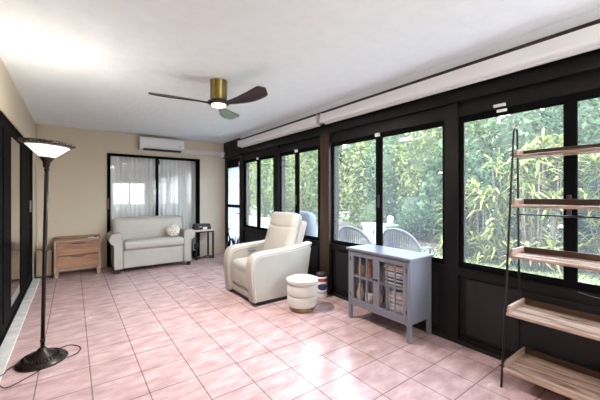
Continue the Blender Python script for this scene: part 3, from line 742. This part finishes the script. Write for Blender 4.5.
# ------------------------------------------------------------------ ladder shelf
t = thing('ladder_shelf', 'tall black metal ladder shelf with five reclaimed wood trays by the windows', 'shelf', (2.5, .3, 0))
LY0, LY1 = -.30, .878
def fx(z): return 2.335+(2.545-2.335)*z/1.74
for y in (LY1, LY0):
    P = [(fx(0), y, .001), (fx(1.68), y, 1.68)]+[(2.580-.034*math.cos(R(a)), y, 1.742+.038*math.sin(R(a))) for a in (10, 40, 70, 90, 110, 140, 170)]+[(2.618, y, 1.68), (2.660, y, .001)]
    MB().tube(P, .0075, 10).build('side_frame', 'blackmetal', t)
for i, z in enumerate((.125, .490, .875, 1.225, 1.575)):
    x0 = fx(z)-.012; x1 = 2.612+(.048)*(1-z/1.7)+.045
    a, b = LY0+.008, LY1-.008
    tr = MB().box(x0, x1, a, b, z-.012, z+.008, .003).build('shelf_board', 'shelf_y', t)
    MB().box(x1-.018, x1, a+.0185, b-.0185, z+.0085, z+.048, .002).build('back_lip', 'lip', tr)
    for y0, y1 in ((a, a+.018), (b-.018, b)):
        MB().prism([(x0+.012, z+.0085), (x0+.022, z+.034), (x0+.035, z+.048), (x1, z+.048), (x1, z+.0085)], 'y', y0, y1, .003).build('end_lip', 'lipend', tr)
    for y in (LY0, LY1):
        MB().tube([(fx(z), y-.012, z+.012), (fx(z), y+.016, z+.012)], .005, 8).build('bolt', 'blackmetal', tr)
m = MB()
for z in (1.19, ): m.tube([(2.61, LY0+.008, z-.03), (2.61, LY1-.008, z-.03)], .006, 8)
m.build('cross_bar', 'blackmetal', t)
t = thing('cable', 'pale cable loop hanging on the dark panel behind the shelf', 'cable', (2.72, .5, .6))
MB().tube(cr([(2.709, .56, .655), (2.706, .50, .645), (2.706, .42, .64), (2.706, .30, .65), (2.709, .2, .66)]), .0022, 6).build('wire', 'grey', t)

# ------------------------------------------------------------------ statue by the glass door
t = thing('curved_statue', 'tall dark curved ornament standing by the frosted glass door', 'ornament', (2.56, 5.92, 0))
SX, SYY = 2.56, 5.95
MB().lathe([(0, .001), (.10, .001), (.10, .012), (.03, .020), (0, .020)], (SX, SYY, 0), 28).build('base', 'blackmetal', t)
MB().tube([(SX, SYY-.02, .018), (SX, SYY-.01, .14), (SX, SYY-.02, .26)], .006, 8).tube([(SX+.01, SYY+.03, .018), (SX, SYY+.035, .15), (SX, SYY+.02, .26)], .006, 8).build('legs', 'blackmetal', t)
MB().tube(cr([(SX, SYY+.10, .22), (SX, SYY+.05, .26), (SX, SYY, .29), (SX, SYY-.05, .34), (SX, SYY-.055, .42), (SX, SYY-.01, .49), (SX, SYY+.025, .545), (SX, SYY+.02, .60), (SX, SYY-.01, .615), (SX, SYY-.05, .60)], 4),
   [.004]*1+[.012+.03*math.sin(min(1, k/14)*math.pi) if k < 14 else .016-.0002*k for k in range(34)]+[.012, .002], 10).build('bird_body', 'bronze', t)
MB().tube([(SX, SYY-.045, .602), (SX, SYY-.12, .57)], [.007, .001], 8).build('beak', 'blackmetal', t)
t = thing('potted_plant', 'low dark leafy potted ornament in front of the frosted door', 'ornament', (2.56, 5.72, 0))
MB().lathe([(0, .001), (.06, .001), (.085, .16), (.075, .16), (.05, .02), (0, .02)], (2.58, 5.68, 0), 24).build('pot', 'bronze', t)
m = MB(); r = random.Random(3)
for k in range(18):
    a = r.random()*6.28; l = .10+.12*r.random(); e = .22+.18*r.random()
    m.tube([(2.58, 5.68, .15), (2.58+math.cos(a)*l*.35, 5.68+math.sin(a)*l*.5, .15+e*.7), (2.58+math.cos(a)*l*.7, 5.68+math.sin(a)*l, .14+e)], [.004, .010, .001], 5)
m.build('leaves', 'darkplastic', t)

# ------------------------------------------------------------------ outdoors
GZ = -.12
struct(MB().box(XR+.1, 60, -40, 70, GZ-.2, GZ).build('lawn_ground', 'grass'))
bpy.data.objects['lawn_ground'].name = 'lawn'
struct(MB().box(XR+.10, 4.55, -6, 12, GZ+.001, GZ+.05).build('patio_slab', 'slab'))
struct(MB().box(7.9, 11.5, -8, 40, GZ+.001, GZ+.03).build('planting_bed', 'mulch'))
struct(MB().box(XR+.05, 3.35, YN-.5, YB+.5, 2.30, 2.36).build('added_sun_eave', 'trimwhite'))  # unseen overhang, added to keep the sun out of the room

def leaves(m, c, rad, n, size, r, flat=0.0, zmin=None, narrow=.5, shell=.45):
    cx, cy, cz = c
    for _ in range(n):
        while True:
            p = Vector((r.uniform(-1, 1), r.uniform(-1, 1), r.uniform(-1, 1)))
            if .1 < p.length < 1: break
        L = p.length; p = p/L*(shell+(1-shell)*L)
        p *= 1+.22*noise.noise(Vector((p.x*2.1+cx, p.y*2.1+cy, p.z*2.1+cz)))*2
        q = Vector((cx+p.x*rad[0], cy+p.y*rad[1], cz+p.z*rad[2]))
        if zmin is not None and q.z < zmin: q.z = zmin+r.random()*.3
        nrm = (p.normalized()*.8+Vector((r.gauss(0, .6), r.gauss(0, .6), r.gauss(.35, .5)))).normalized()
        u = nrm.orthogonal().normalized(); u = (Matrix.Rotation(r.random()*6.28, 3, nrm) @ u); v = nrm.cross(u)
        s = size*r.uniform(.6, 1.3)
        a = m._v([q-u*s*.5, q+v*s*narrow*.5+nrm*s*.08, q+u*s*.5-nrm*s*.1, q-v*s*narrow*.5+nrm*s*.08]); m._f(a)
def core(c, rad, r):
    m = MB(); b = bmesh.new(); bmesh.ops.create_icosphere(b, subdivisions=3, radius=1)
    for v in b.verts:
        k = 1+.35*noise.noise(v.co*2.3+Vector(c)); v.co = Vector((c[0]+v.co.x*rad[0]*k, c[1]+v.co.y*rad[1]*k, max(GZ+.04, c[2]+v.co.z*rad[2]*k)))
    m.merge(b, True); return m
def bush(x, y, w, h, lm, label, cat='shrub', n=2600, size=.11, seed=0, name='hedge_shrub', grp=None, trunk=False, zb_=None, wy=None):
    wy = wy or w
    r = random.Random(seed)
    base = GZ+.031
    t = thing(name, label, cat, (x, y, base), grp)
    cz = base+h*.5 if zb_ is None else (zb_+h)/2; hz = h*.5 if zb_ is None else (h-zb_)/2
    m = MB(); leaves(m, (x, y, cz), (w, wy, hz), n, size, r, zmin=base+.02 if zb_ is None else None); m.build('foliage', lm, t, fix=False)
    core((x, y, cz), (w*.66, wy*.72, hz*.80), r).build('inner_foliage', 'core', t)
    m = MB()
    for k in range(4):
        a = r.random()*6.28; m.tube([(x+.05*math.cos(a), y+.05*math.sin(a), base), (x+.3*w*math.cos(a), y+.3*wy*math.sin(a), base+h*.4), (x+.5*w*math.cos(a), y+.5*wy*math.sin(a), base+h*.8)], [.05, .035, .012], 6)
    m.build('branch', 'bark', t)
    return t

r = random.Random(11)
spots = []
y = -3.2; i = 0
while y < 22:
    spots.append((9.7+r.uniform(-.35, .35), y, i)); y += 1.25+max(0, y)*.035; i += 1
kinds = {'leafA': 'mid-green', 'leafB': 'blue-green', 'leafC': 'yellow-green'}
for (x, y, i) in spots:
    if y < 4.5: lm = 'leafB' if i % 3 else 'leafA'; h = 4.1
    elif y < 8: lm = ('leafA', 'leafC', 'leafB')[i % 3]; h = 4.2
    else: lm = ('leafC', 'leafA', 'leafC')[i % 3]; h = 4.0+.06*(y-8)
    bush(x, y, 1.1, h+r.uniform(-.2, .35), lm, '%s leafy shrub in the tall hedge across the lawn' % kinds[lm], n=int(3300 if y < 14 else 2400), size=.15 if y < 8 else .19, seed=i, wy=.74+.02*max(y, 0), grp='%s shrubs of the hedge across the lawn' % kinds[lm])
for k, (x, y, h) in enumerate(((13.0, -2, 6.2), (13.6, 2.4, 6.4), (13.5, 6.8, 6.0), (13.5, 11.3, 6.2), (14, 17, 6.6), (13.5, 24, 8), (12.0, 30, 9))):
    bush(x, y, 2.6, h, 'leafB', 'dark green tree crown rising behind the hedge', 'tree', 3600, .26, 50+k, 'tree', 'tree crowns behind the hedge', wy=2.0)
# darker broad-leaved shrub in front on the left of the near window, and low ones
bush(8.3, 4.15, .95, 2.9, 'leafB', 'large blue-green broad-leaved shrub left of the spiky plants', n=3000, size=.17, seed=81)
bush(9.0, 7.6, .55, 1.25, 'leafA', 'low green shrub at the hedge foot beyond the cabinet, farther one', n=1300, size=.09, seed=82)
bush(8.4, 5.5, .62, 1.45, 'leafB', 'low green shrub at the hedge foot beyond the cabinet, nearer one', n=1500, size=.09, seed=83)
# dry fallen leaves under hedge
m = MB(); r = random.Random(9)
for _ in range(3500):
    x = r.uniform(7.3, 9.3); y = r.uniform(-3, 12); s = r.uniform(.04, .10); a = r.random()*6.28
    zz = GZ+.035+r.random()*.03; u = Vector((math.cos(a), math.sin(a), r.uniform(-.3, .3)))*s; v = Vector((-math.sin(a), math.cos(a), r.uniform(-.3, .3)))*s*.4; q = Vector((x, y, zz))
    m._f(m._v([q-u, q+v, q+u, q-v]))
tag(m.build('fallen_leaves', 'brown_leaf', fix=False), 'dry brown leaves scattered under the hedge', 'leaf litter', kind='stuff')
# grass tufts near the hedge edge
m = MB(); 
for _ in range(6000):
    x = r.uniform(4.7, 8.6); y = r.uniform(-1, 9); h = r.uniform(.02, .06); a = r.random()*6.28; q = Vector((x, y, GZ)); w_ = Vector((math.cos(a), math.sin(a), 0))*.02
    m._f(m._v([q-w_, q+w_, q+Vector((r.uniform(-.03, .03), r.uniform(-.03, .03), h))]))
tag(m.build('grass_tufts', 'leafC', fix=False), 'short yellow-green grass blades on the lawn', 'grass', kind='stuff')

def spiky(x, y, h, nr, seed, label):
    r = random.Random(seed); base = GZ+.001
    t = thing('dracaena', label, 'plant', (x, y, base), 'spiky variegated plants by the near window')
    m = MB(); st = MB()
    for k in range(nr):
        a = r.random()*6.28; rad = r.random()**.6*.75; hz = h*(.10+.90*r.random()**.85)*(1-.22*rad)
        tip = Vector((x+math.cos(a)*rad, y+math.sin(a)*rad, base+hz)); root = Vector((x+math.cos(a)*rad*.6, y+math.sin(a)*rad*.6, base))
        st.tube([root, (root+tip)/2+Vector((math.cos(a), math.sin(a), 0))*.05, tip], [.013, .010, .007], 6)
        ax = (Vector((math.cos(a)*rad*.6, math.sin(a)*rad*.6, 1))).normalized()
        u = ax.orthogonal().normalized(); v = ax.cross(u)
        for j in range(28):
            b = j*2.4+r.random()*.4; el = R(r.uniform(-5, 70)); L = r.uniform(.26, .46)
            d0 = ((u*math.cos(b)+v*math.sin(b))*math.cos(el)+ax*math.sin(el)).normalized(); side = d0.cross(ax); side = side.normalized() if side.length > .01 else u
            p0 = tip-ax*r.uniform(0, .34); p1 = p0+d0*L*.5; p2 = p0+d0*L-Vector((0, 0, L*.38)); w_ = .024
            q = m._v([p0-side*w_*.5, p0+side*w_*.5, p1+side*w_, p1-side*w_, p2])
            m._f([q[0], q[1], q[2], q[3]]); m._f([q[3], q[2], q[4]])
    m.build('leaf_blades', 'blade', t, fix=False); st.build('stems', 'bark', t)
for k, (x, y, h, nr) in enumerate(((7.3, 2.2, 2.75, 66), (7.2, 3.2, 1.75, 36), (7.6, .75, 2.6, 60), (8.4, -.5, 2.7, 30), (8.75, 2.7, 2.3, 26), (7.7, -1.9, 2.5, 24))):
    spiky(x, y, h, nr, 100+k, ['tallest yellow-green spiky plant outside, behind the top of the shelf', 'low yellow-green spiky plant left of the tallest one outside', 'yellow-green spiky plant outside, right of the tallest one',
      'yellow-green spiky plant seen through the right edge of the near window', 'yellow-green spiky plant deep in the bed near the big blue-green shrub', 'yellow-green spiky plant outside beyond the far end of the shelf'][k])

# utility box on the lawn
ux, uy = 7.6, 6.2
t = thing('utility_box', 'pale green utility box on the lawn beyond the cabinet window', 'utility box', (ux, uy, GZ))
MB().box(ux-.35, ux+.35, uy-.45, uy+.45, GZ+.001, GZ+.07, .01).build('pad', 'slab', t)
MB().box(ux-.30, ux+.30, uy-.42, uy+.42, GZ+.071, .36, .015).build('enclosure', 'utility', t)
MB().prism([(ux-.34, .361), (ux+.34, .361), (ux+.32, .41), (ux-.32, .45)], 'y', uy-.46, uy+.46, .01).build('lid', 'utility', t)
MB().box(ux-.304, ux-.3005, uy-.03, uy+.03, .12, .22).build('latch', 'blackmetal', t)
t = thing('utility_pedestal', 'small grey-blue pedestal post beside the pale green utility box', 'utility post', (8.25, 6.3, GZ))
m = MB().lathe([(0, 0.001), (.11, .001), (.11, .66), (.10, .72), (.05, .75), (0, .75)], (8.25, 6.3, GZ), 24).build('post', 'grey', t)
MB().lathe([(.111, .30), (.118, .31), (.118, .34), (.111, .35)], (8.25, 6.3, GZ), 24).build('collar', 'darkplastic', t)

# patio chairs
def patio_chair(x, y, rz, label, zoff, mm='chair'):
    """local frame: chair faces +X, its back stands at x=-.22"""
    z0 = GZ+.051
    t = thing('patio_chair', label, 'chair', (x, y, z0), 'grey patio chairs outside the windows', 0)
    Tm = Matrix.Translation((x, y, z0)) @ Matrix.Rotation(R(rz), 4, 'Z')
    hb = .86+zoff
    def bw(u):   # back arch point, u in -1..1 ; wraps round like a barrel
        a = u*R(80); return (-.24*math.cos(a)-.02, .29*math.sin(a))
    m = MB(Tm); P = []
    for k in range(29):
        u = -1+2*k/28; bx, by = bw(u); P.append((bx, by, hb-.30*abs(u)**2.4))
    m.tube(P, .020, 8); m.build('back_rim', mm, t)
    m = MB(Tm)
    for k in range(1, 24):
        u = -1+2*k/24; bx, by = bw(u); zt_ = hb-.30*abs(u)**2.4-.005
        q = Vector((by*1.0, 0, 0)); d_ = Vector((-math.sin(u*R(80))*-.24*R(80), .29*math.cos(u*R(80))*R(80), 0)).normalized()*.0115
        A = Vector((bx, by, zt_)); B = Vector((bx*.86, by*.86, .44))
        n_ = d_.cross(Vector((0, 0, 1))).normalized()*.004
        v = m._v([B-d_-n_, B+d_-n_, A+d_-n_, A-d_-n_, B-d_+n_, B+d_+n_, A+d_+n_, A-d_+n_])
        for f in ((0, 1, 2, 3), (7, 6, 5, 4), (0, 4, 5, 1), (1, 5, 6, 2), (2, 6, 7, 3), (3, 7, 4, 0)): m._f([v[i] for i in f])
    m.build('back_slats', mm, t)
    MB(Tm).soft(-.22, .27, -.25, .25, .40, .44, .018, (0, 0, .004)).build('seat', mm, t)
    for sx, sy in ((.22, .22), (.22, -.22), (-.18, .21), (-.18, -.21)):
        MB(Tm).tube([(sx*1.1, sy*1.12, .002), (sx, sy, .40)], [.016, .024], 8).build('leg', mm, t)
    for s in (-1, 1):
        bx, by = bw(.93*s)
        MB(Tm).tube([(bx, by, hb-.26), (.10, .30*s, .64), (.24, .27*s, .62), (.235, .235*s, .42)], .018, 8).build('arm', mm, t)
    return t
patio_chair(3.54, 3.30, 8, 'grey slatted patio chair outside, left of the two behind the cabinet', .03)
patio_chair(3.84, 2.69, 4, 'grey slatted patio chair outside, right of the two behind the cabinet', .03)
t = thing('covered_chair', 'blue-grey covered chair outside the window right behind the recliner', 'chair', (3.3, 4.05, GZ+.05))
MB(Matrix.Translation((3.14, 4.04, GZ+.051)) @ Matrix.Rotation(R(-6), 4, 'Y')).soft(-.07, .07, -.27, .27, 0.01, 1.08, .065, (.02, 0, .03)).build('back_cover', 'chairblue', t)
MB().soft(3.20, 3.66, 3.77, 4.31, GZ+.052, .44, .06, (.01, .01, .02)).build('seat_cover', 'chairblue', t)

# ------------------------------------------------------------------ world, light, camera
sc = bpy.context.scene
w = bpy.data.worlds.new('World'); sc.world = w; w.use_nodes = True
bg = w.node_tree.nodes['Background']; nt = w.node_tree
tc = nt.nodes.new('ShaderNodeTexCoord'); sx = nt.nodes.new('ShaderNodeSeparateXYZ'); rp = nt.nodes.new('ShaderNodeValToRGB')
nt.links.new(tc.outputs['Generated'], sx.inputs[0]); nt.links.new(sx.outputs['Z'], rp.inputs['Fac']); nt.links.new(rp.outputs[0], bg.inputs[0])
rp.color_ramp.elements[0].color = (.92, .96, 1, 1); rp.color_ramp.elements[1].color = (.62, .78, 1, 1); rp.color_ramp.elements[1].position = .9
bg.inputs[1].default_value = 6.2
sl = bpy.data.lights.new('sun', 'SUN'); sl.energy = 2.5; sl.angle = R(4); sl.color = (1, .95, .85)
so = bpy.data.objects.new('sun', sl); COL.objects.link(so); so.rotation_euler = (R(38), R(-28), 0)   # from the house side, high
fl = bpy.data.lights.new('fan_light', 'AREA'); fl.shape = 'DISK'; fl.size = .14; fl.energy = 21; fl.color = (1, .94, .86)
fo = bpy.data.objects.new('fan_light', fl); COL.objects.link(fo); fo.location = (FX, FY, H-.268)
t = thing('added_fill_light', 'added round fill light overhead, unseen behind the camera', 'fill light', (1.1, -.8, H))  # unseen fixture added to brighten the whole room
MB().lathe([(0, -.001), (.20, -.001), (.205, -.02), (.20, -.04), (0, -.04)], (1.1, -.8, H), 40).build('base', 'white', t)
MB().lathe([(0, -.0405), (.19, -.0405), (.18, -.07), (.12, -.09), (0, -.10)], (1.1, -.8, H), 40).build('diffuser', 'lens', t)
al = bpy.data.lights.new('added_fill_lamp', 'AREA'); al.shape = 'DISK'; al.size = .4; al.energy = 14; al.color = (1, .96, .92)  # added fill lamp, lifts the overall room brightness
ao = bpy.data.objects.new('added_fill_lamp', al); COL.objects.link(ao); ao.location = (1.1, -.8, H-.11)
cam = bpy.data.cameras.new('camera'); co = bpy.data.objects.new('camera', cam); COL.objects.link(co)
cam.sensor_width = 36; cam.lens = 309/600*36; cam.shift_y = -5/600; cam.clip_end = 200
co.location = (0, 0, 1.3); co.rotation_euler = (R(90), 0, R(-36.3))
sc.camera = co
sc.view_settings.view_transform = 'Standard'; sc.view_settings.look = 'None'; sc.view_settings.exposure = 1.56; sc.view_settings.gamma = 1
